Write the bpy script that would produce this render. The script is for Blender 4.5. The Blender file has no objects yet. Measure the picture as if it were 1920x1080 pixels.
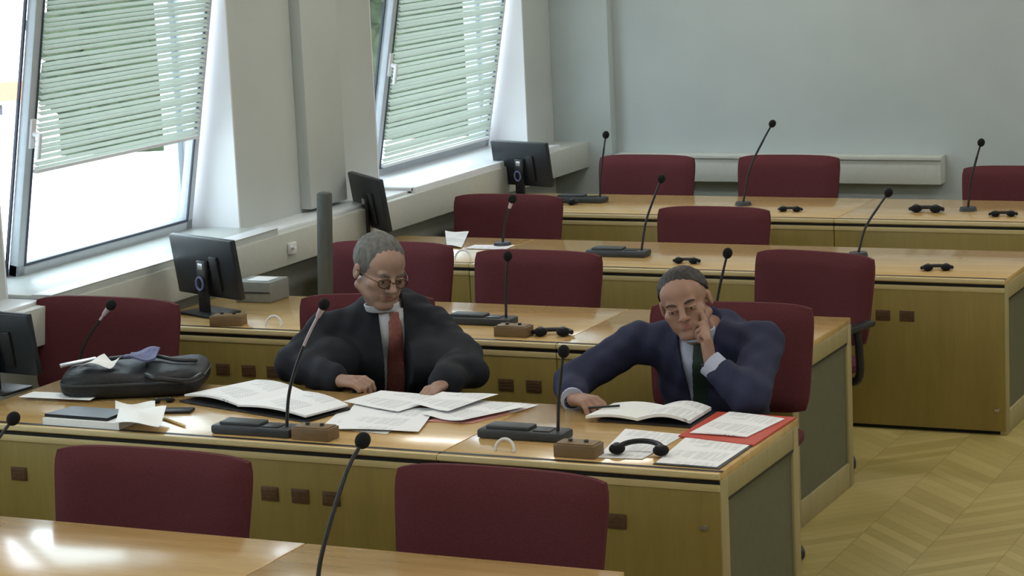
import bpy, bmesh, math, random
import numpy as np
from mathutils import Vector, Matrix, Euler
random.seed(7)
PI = math.pi
S = bpy.context.scene
COL = S.collection

# ------------------------------------------------------------------ camera
def make_camera():
    yaw, pitch, roll, f = 0.445, 0.172, -0.046, 4440.0
    fw = Vector((-math.sin(yaw)*math.cos(pitch), math.cos(yaw)*math.cos(pitch), -math.sin(pitch)))
    r = Vector((math.cos(yaw), math.sin(yaw), 0)); u = r.cross(fw)
    c, s = math.cos(roll), math.sin(roll)
    R, U = c*r + s*u, -s*r + c*u
    cam = bpy.data.cameras.new('camera'); cam.sensor_width = 36; cam.lens = f*36/1920
    o = bpy.data.objects.new('camera', cam); COL.objects.link(o)
    m = Matrix(((R.x, U.x, -fw.x, 0), (R.y, U.y, -fw.y, 0), (R.z, U.z, -fw.z, 2.72), (0, 0, 0, 1)))
    o.matrix_world = m; cam.clip_start = .05; cam.clip_end = 600
    S.camera = o
make_camera()

# ------------------------------------------------------------------ sky, sun, exposure
W = bpy.data.worlds.new('world'); S.world = W; W.use_nodes = True
bg = W.node_tree.nodes['Background']
bg.inputs[0].default_value = (.80, .90, 1.0, 1); bg.inputs[1].default_value = 6.0
sun = bpy.data.lights.new('sun', 'SUN'); sun.energy = 9.0; sun.angle = .02; sun.color = (1, .96, .9)
so = bpy.data.objects.new('sun', sun); COL.objects.link(so)
so.rotation_euler = (math.radians(38), 0, math.radians(75))
LAMP_POWER = 19.0
S.view_settings.view_transform = 'Standard'; S.view_settings.look = 'None'
S.view_settings.gamma = 1; S.view_settings.use_curve_mapping = False
S.view_settings.exposure = -0.22

# ------------------------------------------------------------------ materials
def srgb(r, g, b):
    return tuple(((c/255)/12.92 if c/255 <= .04045 else ((c/255+.055)/1.055)**2.4) for c in (r, g, b))
MATS = {}
class NT:
    def __init__(s, name):
        s.m = bpy.data.materials.new(name); s.m.use_nodes = True; s.t = s.m.node_tree
        s.b = s.t.nodes['Principled BSDF']; MATS[name] = s.m
    def n(s, typ, **k):
        nd = s.t.nodes.new(typ)
        for a, v in k.items(): setattr(nd, a, v)
        return nd
    def l(s, a, b): s.t.links.new(a, b)
    def math(s, op, a, b=None):
        nd = s.n('ShaderNodeMath', operation=op)
        for i, v in enumerate((a, b)):
            if v is None: continue
            if isinstance(v, (int, float)): nd.inputs[i].default_value = v
            else: s.l(v, nd.inputs[i])
        return nd.outputs[0]
    def coords(s, kind='Object', scale=(1, 1, 1)):
        tc = s.n('ShaderNodeTexCoord'); mp = s.n('ShaderNodeMapping'); mp.inputs['Scale'].default_value = scale
        s.l(tc.outputs[kind], mp.inputs[0]); return mp.outputs[0]
    def ramp(s, fac, stops):
        r = s.n('ShaderNodeValToRGB'); e = r.color_ramp.elements
        while len(e) < len(stops): e.new(.5)
        for i, (p, c) in enumerate(stops): e[i].position = p; e[i].color = (*c, 1)
        s.l(fac, r.inputs[0]); return r.outputs[0]
    def noise(s, co, scale, detail=3, rough=.5):
        nd = s.n('ShaderNodeTexNoise'); nd.inputs['Scale'].default_value = scale; nd.inputs['Detail'].default_value = detail
        nd.inputs['Roughness'].default_value = rough; s.l(co, nd.inputs['Vector']); return nd.outputs[0]
    def bump(s, h, strength, dist=.01):
        b = s.n('ShaderNodeBump'); b.inputs['Strength'].default_value = strength; b.inputs['Distance'].default_value = dist
        s.l(h, b.inputs['Height']); s.l(b.outputs[0], s.b.inputs['Normal'])
    def set(s, **k):
        for a, v in k.items(): s.b.inputs[a.replace('_', ' ')].default_value = v
        return s

def plain(name, col, rough=.6, var=.08, scale=30, spec=.4, metal=0, bump=0, stretch=(1, 1, 1)):
    t = NT(name); co = t.coords('Object', stretch)
    nz = t.noise(co, scale)
    lo = tuple(c*(1-var) for c in col); hi = tuple(min(1, c*(1+var)) for c in col)
    t.l(t.ramp(nz, [(.3, lo), (.7, hi)]), t.b.inputs['Base Color'])
    t.set(Roughness=rough, Metallic=metal); t.b.inputs['Specular IOR Level'].default_value = spec
    if bump: t.bump(nz, bump)
    return t.m
def wood(name, c1, c2, rough, stretch, coat=0, spec=.5):
    t = NT(name); co = t.coords('Object', stretch)
    a = t.noise(co, 3.0, 6, .6); b = t.noise(co, 14.0, 3, .5)
    f = t.math('ADD', t.math('MULTIPLY', a, .65), t.math('MULTIPLY', b, .35))
    t.l(t.ramp(f, [(.32, c1), (.68, c2)]), t.b.inputs['Base Color'])
    t.set(Roughness=rough); t.b.inputs['Specular IOR Level'].default_value = spec
    t.b.inputs['Coat Weight'].default_value = coat; t.b.inputs['Coat Roughness'].default_value = .12
    return t.m

M_top = wood('beech_table_top', (.50, .31, .11), (.66, .44, .185), .22, (.6, 7, 1), coat=.5)
M_front = wood('shaded_beech_front_panel', (.225, .165, .038), (.285, .21, .052), .5, (5, 5, .6))  # same beech as the top, darkened to carry the shade on the fronts
M_lip = wood('pale_edge_band', (.60, .48, .25), (.72, .60, .34), .4, (1, 8, 8))
M_rail = wood('beech_rail', (.50, .40, .19), (.60, .49, .25), .45, (1, 6, 6))
M_sidep = plain('grey_green_side_panel', (.115, .115, .07), .6, .06)
M_sidef = wood('side_frame_wood', (.30, .25, .12), (.38, .31, .15), .5, (4, 4, .8))
M_groove = plain('black_groove', (.008, .008, .008), .5)
M_vent = plain('brown_vent_plate', (.10, .055, .025), .5, .2, 60)
M_chair = plain('dark_red_fabric', (.105, .027, .033), .92, .14, 220, .2, bump=.25)
M_black = plain('black_plastic', (.012, .013, .016), .42, .1)
M_screenback = plain('black_monitor_shell', (.016, .02, .026), .38, .1)
M_dkgrey = plain('dark_grey_plastic', (.04, .045, .05), .5, .1)
M_grey = plain('grey_plastic', (.22, .23, .22), .5, .06)
M_midgrey = plain('charcoal_casing', (.085, .095, .09), .6, .06)
M_silver = plain('silver_metal', (.6, .6, .62), .3, .05, metal=.8)
M_white = plain('white_plastic', (.75, .76, .78), .45, .03)
M_foam = plain('black_foam', (.006, .006, .007), .95, .2, 300)
M_pink = plain('pale_pink_stem_and_glint', (.55, .45, .5), .35, .05)
M_stem = plain('dark_gooseneck', (.04, .04, .045), .4, .05, metal=.4)
M_brown = wood('brown_box_wood', (.16, .10, .045), (.22, .14, .065), .5, (3, 8, 8))
M_wall = plain('grey_painted_wall', (.46, .515, .52), .85, .025, 3)
M_wallL = plain('cream_grey_painted_wall', (.51, .545, .53), .85, .025, 3)
M_reveal = plain('white_painted_reveal', (.78, .79, .82), .7, .03, 3)
M_ceil = plain('white_ceiling', (.78, .78, .76), .9, .02, 3)
M_trunk = plain('off_white_trunking', (.55, .57, .53), .5, .03)
M_sill = plain('white_sill', (.80, .83, .88), .3, .04, 5)
M_tile = plain('grey_sill', (.50, .54, .53), .35, .06, 8)
M_frame = plain('grey_window_frame', (.50, .55, .60), .35, .04)
M_framed = plain('dark_window_gasket', (.06, .07, .10), .5, .04)
M_slat = plain('pale_blind_slat', (.50, .55, .50), .4, .04)
M_skin = plain('skin', (.34, .215, .165), .5, .06, 40)
M_skin2 = plain('tanned_skin', (.33, .19, .14), .5, .08, 40)
M_lips = plain('lips', (.33, .13, .11), .5)
M_hairg = plain('grey_hair', (.12, .12, .115), .7, .35, 60, bump=.6, stretch=(1, 1, .25))
M_haird = plain('dark_brown_hair', (.030, .024, .024), .6, .35, 90, bump=.5, stretch=(1, 1, .3))
M_eye = plain('eye_white', (.6, .58, .55), .2)
M_iris = plain('dark_iris', (.03, .02, .015), .15)
M_brow = plain('brow_hair', (.05, .035, .03), .8)
M_robe = plain('black_robe_cloth', (.0115, .0135, .020), .85, .2, 12, .3)
M_suit = plain('navy_suit_cloth', (.022, .026, .062), .8, .12, 200, .3)
M_shirtw = plain('white_shirt', (.60, .62, .68), .7, .03)
M_shirtb = plain('pale_blue_shirt', (.42, .46, .60), .7, .03)
M_tier = plain('salmon_red_tie', (.30, .105, .095), .6, .25, 120)
M_tieg = plain('dark_green_tie', (.016, .035, .026), .6, .2, 120)
M_trous = plain('dark_trousers', (.015, .016, .022), .85)
M_gold = plain('spectacle_metal', (.10, .07, .05), .3, .05, metal=.7)
M_red = plain('red_card', (.52, .075, .05), .5, .06)
M_pinkc = plain('pink_card', (.70, .36, .34), .5, .06)
M_yel = plain('yellow_pencil', (.80, .66, .35), .4)
M_blue = plain('blue_grey_cloth', (.12, .13, .26), .7, .3, 60)
M_bag = plain('black_nylon', (.010, .011, .014), .55, .3, 90, bump=.3)
M_asphalt = plain('sunlit_concrete', (.80, .80, .78), .9, .04, .6)
M_leaf = plain('tree_leaves', (.022, .036, .016), .8, .45, 3)
M_bark = plain('tree_bark', (.12, .08, .05), .9)
M_housew = plain('pale_render', (.70, .66, .58), .9)
M_roof = plain('red_roof_tiles', (.42, .13, .08), .85, .2, 8)
M_panew = plain('dark_house_glass', (.05, .06, .08), .2)

def paper_mat(name, base, lines):
    t = NT(name); co = t.coords('Object', (1, 1, 1))
    sp = t.n('ShaderNodeSeparateXYZ'); t.l(co, sp.inputs[0])
    y = t.math('MULTIPLY', sp.outputs['Y'], 85.0)
    ln = t.math('GREATER_THAN', t.math('FRACT', y), .62)
    nz = t.noise(t.coords('Object', (90, 4, 1)), 1.0, 2)
    gap = t.math('GREATER_THAN', nz, .46)
    para = t.math('GREATER_THAN', t.noise(t.coords('Object', (2, 11, 1)), 1.0, 1), .47)
    xm = t.math('LESS_THAN', t.math('ABSOLUTE', sp.outputs['X']), .10)
    k = t.math('MULTIPLY', t.math('MULTIPLY', ln, gap), t.math('MULTIPLY', para, xm))
    k = t.math('MULTIPLY', k, lines)
    mx = t.n('ShaderNodeMix', data_type='RGBA'); t.l(k, mx.inputs[0])
    mx.inputs[6].default_value = (*base, 1); mx.inputs[7].default_value = (.18, .19, .22, 1)
    t.l(mx.outputs[2], t.b.inputs['Base Color']); t.set(Roughness=.7)
    return t.m
M_paper = paper_mat('printed_paper', (.86, .87, .90), .55)
M_paper2 = paper_mat('plain_paper', (.88, .90, .90), .0)

def floor_mat():
    t = NT('herringbone_parquet'); co = t.coords('Object')
    sp = t.n('ShaderNodeSeparateXYZ'); t.l(co, sp.inputs[0])
    Wd, p = .62, .085
    x = t.math('DIVIDE', sp.outputs['X'], Wd); y = sp.outputs['Y']
    fx = t.math('FRACT', x)
    tri = t.math('MULTIPLY', t.math('ABSOLUTE', t.math('SUBTRACT', fx, .5)), Wd)
    v = t.math('DIVIDE', t.math('ADD', y, tri), p)
    pid = t.math('FLOOR', v); cid = t.math('FLOOR', t.math('MULTIPLY', x, 2))
    cb = t.n('ShaderNodeCombineXYZ'); t.l(pid, cb.inputs[0]); t.l(cid, cb.inputs[1])
    wn = t.n('ShaderNodeTexWhiteNoise'); t.l(cb.outputs[0], wn.inputs[0])
    g = t.noise(t.coords('Object', (3, 12, 1)), 3.0, 4)
    f = t.math('ADD', t.math('MULTIPLY', wn.outputs[0], .6), t.math('MULTIPLY', g, .4))
    colr = t.ramp(f, [(.15, (.33, .26, .085)), (.5, (.39, .31, .11)), (.85, (.44, .355, .135))])
    e1 = t.math('LESS_THAN', t.math('FRACT', v), .045)
    e2 = t.math('LESS_THAN', t.math('FRACT', t.math('MULTIPLY', x, 2)), .014)
    e = t.math('MAXIMUM', e1, e2)
    mx = t.n('ShaderNodeMix', data_type='RGBA'); t.l(t.math('MULTIPLY', e, .55), mx.inputs[0]); t.l(colr, mx.inputs[6])
    mx.inputs[7].default_value = (.16, .11, .04, 1)
    t.l(mx.outputs[2], t.b.inputs['Base Color']); t.set(Roughness=.38)
    return t.m
M_floor = floor_mat()

def glass_mat(name='window_glass', tint=(.93, .97, .96)):
    t = NT(name); tr = t.n('ShaderNodeBsdfTransparent'); tr.inputs[0].default_value = (*tint, 1)
    gl = t.n('ShaderNodeBsdfGlossy'); gl.inputs['Roughness'].default_value = .02
    lw = t.n('ShaderNodeLayerWeight'); lw.inputs[0].default_value = .5
    fr = t.math('ADD', t.math('MULTIPLY', t.math('POWER', lw.outputs['Facing'], 5), .7), .03)
    mx = t.n('ShaderNodeMixShader'); t.l(fr, mx.inputs[0]); t.l(tr.outputs[0], mx.inputs[1]); t.l(gl.outputs[0], mx.inputs[2])
    t.l(mx.outputs[0], t.t.nodes['Material Output'].inputs[0]); return t.m
M_glass = glass_mat()
def lamp_mat():
    t = NT('lamp_diffuser'); t.b.inputs['Emission Color'].default_value = (1, .97, .9, 1)
    t.b.inputs['Emission Strength'].default_value = 2.0; return t.m
M_lamp = lamp_mat()

# ------------------------------------------------------------------ mesh helpers
class MB:
    def __init__(s): s.bm = bmesh.new()
    def box(s, lo, hi, bevel=0, seg=2, mat=None):
        lo, hi = Vector(lo), Vector(hi); b = bmesh.new()
        bmesh.ops.create_cube(b, size=1)
        for v in b.verts: v.co = Vector(((lo[i]+hi[i])/2 + v.co[i]*(hi[i]-lo[i]) for i in range(3)))
        if bevel: bmesh.ops.bevel(b, geom=b.edges[:], offset=bevel, segments=seg, affect='EDGES', profile=.5)
        s._merge(b, mat); return s
    def _merge(s, b, mat=None):
        if mat is not None: b.transform(mat)
        me = bpy.data.meshes.new('t'); b.to_mesh(me); b.free(); s.bm.from_mesh(me); bpy.data.meshes.remove(me)
    def cyl(s, a, b_, r1, r2=None, n=20, mat=None):
        a, b_ = Vector(a), Vector(b_); r2 = r1 if r2 is None else r2; d = b_-a
        b = bmesh.new(); bmesh.ops.create_cone(b, cap_ends=True, segments=n, radius1=r1, radius2=r2, depth=d.length)
        q = Vector((0, 0, 1)).rotation_difference(d.normalized())
        b.transform(Matrix.Translation((a+b_)/2) @ q.to_matrix().to_4x4()); s._merge(b, mat); return s
    def sph(s, c, r, n=16, mat=None):
        b = bmesh.new(); bmesh.ops.create_uvsphere(b, u_segments=n*2, v_segments=n, radius=1)
        r = (r, r, r) if isinstance(r, (int, float)) else r
        b.transform(Matrix.Translation(c) @ Matrix.Diagonal((*r, 1))); s._merge(b, mat); return s
    def tube(s, pts, r, n=10, closed=False):
        pts = [Vector(p) for p in pts]; m = len(pts); rings = []
        prev = None
        for i, p in enumerate(pts):
            if closed: t = (pts[(i+1) % m]-pts[i-1])
            else: t = pts[min(i+1, m-1)]-pts[max(i-1, 0)]
            t.normalize()
            a = prev if prev is not None else (Vector((0, 0, 1)) if abs(t.z) < .9 else Vector((1, 0, 0)))
            x = (a - t*a.dot(t)).normalized(); prev = x; y = t.cross(x)
            rr = r[i] if isinstance(r, (list, tuple)) else r
            rings.append([s.bm.verts.new(p + x*rr*math.cos(2*PI*k/n) + y*rr*math.sin(2*PI*k/n)) for k in range(n)])
        for i in range(m if closed else m-1):
            A, B = rings[i], rings[(i+1) % m]
            for k in range(n): s.bm.faces.new((A[k], A[(k+1) % n], B[(k+1) % n], B[k]))
        if not closed: s.bm.faces.new(rings[0][::-1]); s.bm.faces.new(rings[-1])
        return s
    def prism(s, poly, z0, z1, bevel=0, mat=None):
        b = bmesh.new(); lo = [b.verts.new((x, y, z0)) for x, y in poly]; hi = [b.verts.new((x, y, z1)) for x, y in poly]
        b.faces.new(lo[::-1]); b.faces.new(hi); n = len(poly)
        for i in range(n): b.faces.new((lo[i], lo[(i+1) % n], hi[(i+1) % n], hi[i]))
        bmesh.ops.recalc_face_normals(b, faces=b.faces[:])
        if bevel: bmesh.ops.bevel(b, geom=b.edges[:], offset=bevel, segments=2, affect='EDGES')
        s._merge(b, mat); return s
    def build(s, name, mat, parent=None, smooth=None, loc=None):
        me = bpy.data.meshes.new(name); s.bm.to_mesh(me); s.bm.free()
        me.materials.append(mat)
        if smooth is None: smooth = True
        o = bpy.data.objects.new(name, me); COL.objects.link(o)
        if smooth:
            me.shade_smooth() if hasattr(me, 'shade_smooth') else None
            try: me.set_sharp_from_angle(angle=math.radians(35))
            except Exception: pass
        if loc: o.location = loc
        if parent is not None: o.parent = parent
        return o
def box(lo, hi, bevel=0): return MB().box(lo, hi, bevel)
def thing(name, label, cat, loc=(0, 0, 0), rz=0, group=None):
    o = bpy.data.objects.new(name, None); COL.objects.link(o); o.empty_display_size = .1
    o.location = loc; o.rotation_euler = (0, 0, rz); return tag(o, label, cat, group)
def tag(o, label, cat, group=None):
    o['label'] = label; o['category'] = cat
    if group: o['group'] = group
    return o
def struct(name, mb, mat, parent=None, smooth=True):
    o = mb.build(name, mat, parent, smooth)
    if parent is None: o['kind'] = 'structure'
    return o
def copy_tree(root, parent=None):
    c = root.copy(); COL.objects.link(c)
    if parent is not None: c.parent = parent
    for ch in list(root.children): copy_tree(ch, c)
    return c
def spline(pts, n=24):
    pts = [Vector(p) for p in pts]; P = [pts[0]*2-pts[1]]+pts+[pts[-1]*2-pts[-2]]; out = []
    seg = len(pts)-1
    for i in range(seg):
        p0, p1, p2, p3 = P[i:i+4]
        for k in range(n//seg + (1 if i == seg-1 else 0)):
            t = k/(n//seg)
            out.append(.5*((2*p1)+(-p0+p2)*t+(2*p0-5*p1+4*p2-p3)*t*t+(-p0+3*p1-3*p2+p3)*t**3))
    return out

# ------------------------------------------------------------------ room shell
XW, YB, XR, YF, HC = -6.55, 14.6, 2.2, -1.6, 3.2
XO = -6.98    # outer face of window wall
struct('floor', box((XO, YF, -.1), (XR, YB, 0)), M_floor)
struct('ceiling', box((XO, YF, HC), (XR, YB, HC+.12)), M_ceil)
struct('wall_back', box((XO, YB, -.1), (XR, YB+.15, HC+.12)), M_wall)
struct('wall_right', box((XR, YF, -.1), (XR+.15, YB+.15, HC+.12)), M_wall)
struct('wall_front', box((XO, YF-.15, -.1), (XR+.15, YF, HC+.12)), M_wall)
wins = [(1.48, 3.47), (4.98, 6.97), (8.47, 10.47), (12.0, 14.08)]
ZS, ZT = .955, 2.75
mb = MB()
ys = [YF] + [v for w in wins for v in w] + [YB]
for i in range(0, len(ys), 2): mb.box((XO, ys[i], ZS), (XW, ys[i+1], ZT))
mb.box((XO, YF, -.1), (XW, YB, ZS)); mb.box((XO, YF, ZT), (XW, YB, HC))
struct('wall_left', mb, M_wallL, smooth=False)
# white lining of the window reveals
for k, (a, b) in enumerate(wins):
    mb = MB()
    mb.box((XO+.02, a, ZS), (XW+.002, a+.012, ZT)); mb.box((XO+.02, b-.012, ZS), (XW+.002, b, ZT)); mb.box((XO+.02, a, ZT-.012), (XW+.002, b, ZT))
    struct('trim_%d' % (k+1), mb, M_reveal, smooth=False)
# pillar boxing and vertical strips
struct('trim_5', box((XW, 11.10, .98), (XW+.07, 11.50, HC), .004), M_wallL)
struct('trim_6', box((XW, YB-.10, 0), (-6.13, YB, HC), .004), M_wall)
# continuous off-white trunking under the windows, and along the back wall
mb = MB()
mb.box((XW, YF, .775), (-6.3, YB-.1, .945), .004)
struct('trim_7', mb, M_trunk)
mb = MB()
for a, b in ((YF, 1.48), (3.47, 4.98), (6.97, 8.47), (10.47, 12.0)): mb.box((XW, a, .945), (-6.36, b, .96), .002)
struct('trim_8', mb, M_sill)
mb = MB().box((-6.1, YB-.13, .69), (-3.888, YB, .868), .006)
mb.box((-6.1, YB-.145, .845), (-3.88, YB-.125, .868), .003)
struct('trim_9', mb, M_trunk)
struct('trim_10', box((-6.12, YB-.10, .70), (-6.1, YB, .86)), M_trunk)
struct('baseboard_back', box((-6.1, YB-.02, 0), (XR, YB, .09), .003), M_trunk)
struct('baseboard_left', box((XW, YF, 0), (XW+.02, YB-.1, .09), .003), M_rail)
# tip of a thermostatic valve on the trunking
v = thing('trunking_socket', 'small white socket with short lever on the trunking between the two windows', 'socket', (-6.3, 10.55, .86))
MB().box((0, -.035, -.03), (.018, .035, .03), .004).build('socket_plate', M_white, v)
MB().cyl((.015, -.01, .0), (.05, -.04, .012), .008, .006).build('lever', M_silver, v)

def make_window(k, a, b):
    yl, yr = a+.012, b-.012
    w = bpy.data.objects.new('window_%d' % k, None); COL.objects.link(w); w['kind'] = 'structure'
    w.location = (-6.86, 0, ZS+.01)
    H = ZT-ZS-.03
    fr = MB()
    fr.box((-.09, yl, 0), (0, yl+.05, H), .004).box((-.09, yr-.05, 0), (0, yr, H), .004).box((-.09, yl, 0), (0, yr, .045), .004).box((-.09, yl, H-.05), (0, yr, H), .004)
    ym = yl + .35
    fr.box((-.09, ym, 0), (0, ym+.055, H), .004)
    fr.build('window_frame', M_frame, w)
    MB().box((-.05, yl+.05, .04), (-.044, ym, H-.05)).build('fixed_pane', M_glass, w, False)
    # sill board
    sl = MB().box((-.001, yl, -.012), (.53, yr, .012), .004)
    sl.box((.515, yl, -.03), (.545, yr, .014), .004)
    sl.build('window_sill', M_sill if k != 3 else M_tile, w)
    if k == 3: MB().box((.44, yl, .0125), (.548, yr, .016), .001).build('sill_nosing', M_sill, w)
    # tilted-in sash, hinged at its foot
    s = bpy.data.objects.new('sash', None)
    COL.objects.link(s); s.parent = w; s.location = (.005, 0, .015); s.rotation_euler = (0, math.radians(10.5), 0)
    y0, y1, h = ym+.06, yr-.055, H-.10
    # copy of the opening members, built as one frame
    f = MB(); t = .062
    f.box((0, y0, 0), (.05, y0+t, h), .006).box((0, y1-t, 0), (.05, y1, h), .006).box((0, y0, 0), (.05, y1, t), .006).box((0, y0, h-t), (.05, y1, h), .006)
    s2 = f.build('sash_frame', M_frame, w); s2.location = s.location; s2.rotation_euler = s.rotation_euler
    g = MB(); q = .012
    g.box((.046, y0+t-q, t-q), (.054, y0+t, h-t+q)).box((.046, y1-t, t-q), (.054, y1-t+q, h-t+q)).box((.046, y0+t, t-q), (.054, y1-t, t))
    g.box((-.012, y0-.014, 0), (.0, y0, h))
    g.build('gasket', M_framed, s2)
    MB().box((.020, y0+t-.005, t-.005), (.026, y1-t+.005, h-t+.005)).build('pane', M_glass, s2, False)
    hd = MB().box((.05, y0+.012, .62), (.064, y0+.048, .76), .004).cyl((.06, y0+.03, .69), (.10, y0+.03, .69), .012)
    hd.box((.088, y0+.018, .58), (.108, y0+.042, .70), .006).build('window_handle', M_white, s2)
    zb = {3: .50, 4: .06}.get(k, .5)
    sm = MB(); pitch = .026; n = int((h-t-zb)/pitch); ang = math.radians(30)
    for i in range(n):
        z = zb + .02 + i*pitch; sag = .003*math.sin(i*1.7+k)
        m = Matrix.Translation((.066, 0, z)) @ Matrix.Rotation(ang, 4, 'Y') @ Matrix.Rotation(sag*.15, 4, 'X')
        sm.box((-.0125, y0+t-.005, -.0006), (.0125, y1-t+.005, .0006), mat=m)
    sm.build('blind_slats', M_slat, s2, False)
    bb = MB().box((.054, y0+t-.005, zb), (.078, y1-t+.005, zb+.018), .003)
    bb.build('bottom_rail', M_white, s2)
    MB().box((.05, y0+t-.01, h-t-.01), (.085, y1-t+.01, h-t+.025), .003).build('head_rail', M_white, s2)
    bpy.data.objects.remove(s)
for k, (a, b) in enumerate(wins): make_window(k+1, a, b)

# ------------------------------------------------------------------ ceiling lamps (above the frame; they light the room)
def make_lamp():
    t = thing('ceiling_light', 'long white fluorescent ceiling fitting', 'ceiling light', (0, 0, HC), group='rows of ceiling fittings')
    MB().box((-.62, -.15, -.06), (.62, .15, 0), .01).build('housing', M_white, t)
    MB().box((-.60, -.13, -.068), (.60, .13, -.058), .003).build('diffuser', M_lamp, t)
    l = bpy.data.lights.new('tube', 'AREA'); l.shape = 'RECTANGLE'; l.size = 1.2; l.size_y = .26; l.energy = LAMP_POWER; l.color = (1, .99, .93)
    lo = bpy.data.objects.new('tube', l); COL.objects.link(lo); lo.parent = t; lo.location = (0, 0, -.075)
    return t
L0 = make_lamp()
first = True
for x in (-4.9, -1.9, .6):
    for y in (1.5, 4.6, 7.7, 10.8, 13.4):
        t = L0 if first else copy_tree(L0); first = False; t.location = (x, y, HC)

# ------------------------------------------------------------------ outdoors
o = MB().box((-260, -120, -4.2), (-8.5, 320, -4)).build('ground', M_asphalt, None, False); o['kind'] = 'structure'
def blob_tree(x, y, h, r, seed, label):
    rnd = random.Random(seed); t = thing('tree', label, 'tree', (x, y, -4), rnd.random()*6, 'trees beyond the windows')
    MB().cyl((0, 0, 0), (0, 0, h*.5), r*.09, r*.05, 10).build('trunk', M_bark, t)
    mb = MB()
    for i in range(26):
        a, b = rnd.random()*2*PI, rnd.random(); rr = r*(.35+.65*math.sqrt(rnd.random()))*.75
        z = h*(.18+.72*b); k = math.sin(PI*min(1, .15+b*.85))
        mb.sph((math.cos(a)*rr*k, math.sin(a)*rr*k, z), (r*rnd.uniform(.28, .45),)*2+(r*rnd.uniform(.25, .4),), 6)
    for v in mb.bm.verts: v.co += Vector((rnd.uniform(-1, 1), rnd.uniform(-1, 1), rnd.uniform(-1, 1)))*r*.05
    mb.build('crown', M_leaf, t, False)
for i, (x, y) in enumerate([(-36, 70), (-29, 76), (-22, 81), (-14, 85)]):
    blob_tree(x, y, 11+(i*37 % 5)*.5, 3.6, i, 'grey-green tree standing above the hedge, seen through the window blinds')
# tall leafy hedge along the far side of the yard
rnd = random.Random(5); hb = MB(); A_, B_ = Vector((-37.8, 51.8, 0)), Vector((-6, 68, 0))
for i in range(300):
    t_ = i/299; c_ = A_.lerp(B_, t_) + Vector((rnd.uniform(-.6, .6), rnd.uniform(-.6, .6), 0))
    hb.sph((c_.x, c_.y, rnd.uniform(.5, 6.2)), (rnd.uniform(.5, .9),)*2+(rnd.uniform(.5, .8),), 5)
dv = (B_-A_); hb.box((0, -.7, 0), (dv.length, .7, 6.3), mat=Matrix.Translation(A_) @ Matrix.Rotation(math.atan2(dv.y, dv.x), 4, 'Z'))
for v in hb.bm.verts:
    v.co += Vector((rnd.uniform(-1, 1), rnd.uniform(-1, 1), rnd.uniform(-1, 1)))*.18; v.co.z = max(0, v.co.z)
o = hb.build('hedge', M_leaf, None, False); o.location = (0, 0, -4)
tag(o, 'tall dark green hedge outside, behind the blinds of both windows', 'hedge')
h = thing('house', 'pale house with a red tiled roof outside the left window', 'house', (-46.5, 60, -4), .9)
h.scale = (.30, .30, .30)
MB().box((-5, -4, 0), (5, 4, 2.0)).build('walls', M_housew, h, False)
rf = MB(); rf.prism([(-4.6, 0), (4.6, 0), (0, 1.6)], -5.4, 5.4, mat=Matrix.Translation((0, 0, 2.0)) @ Matrix.Rotation(PI/2, 4, 'Z') @ Matrix.Rotation(PI/2, 4, 'X'))
rf.build('roof', M_roof, h, False)
for x in (-3, 0, 3): MB().box((x-.5, -4.03, .6), (x+.5, -3.99, 1.6)).build('window', M_panew, h, False)

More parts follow.
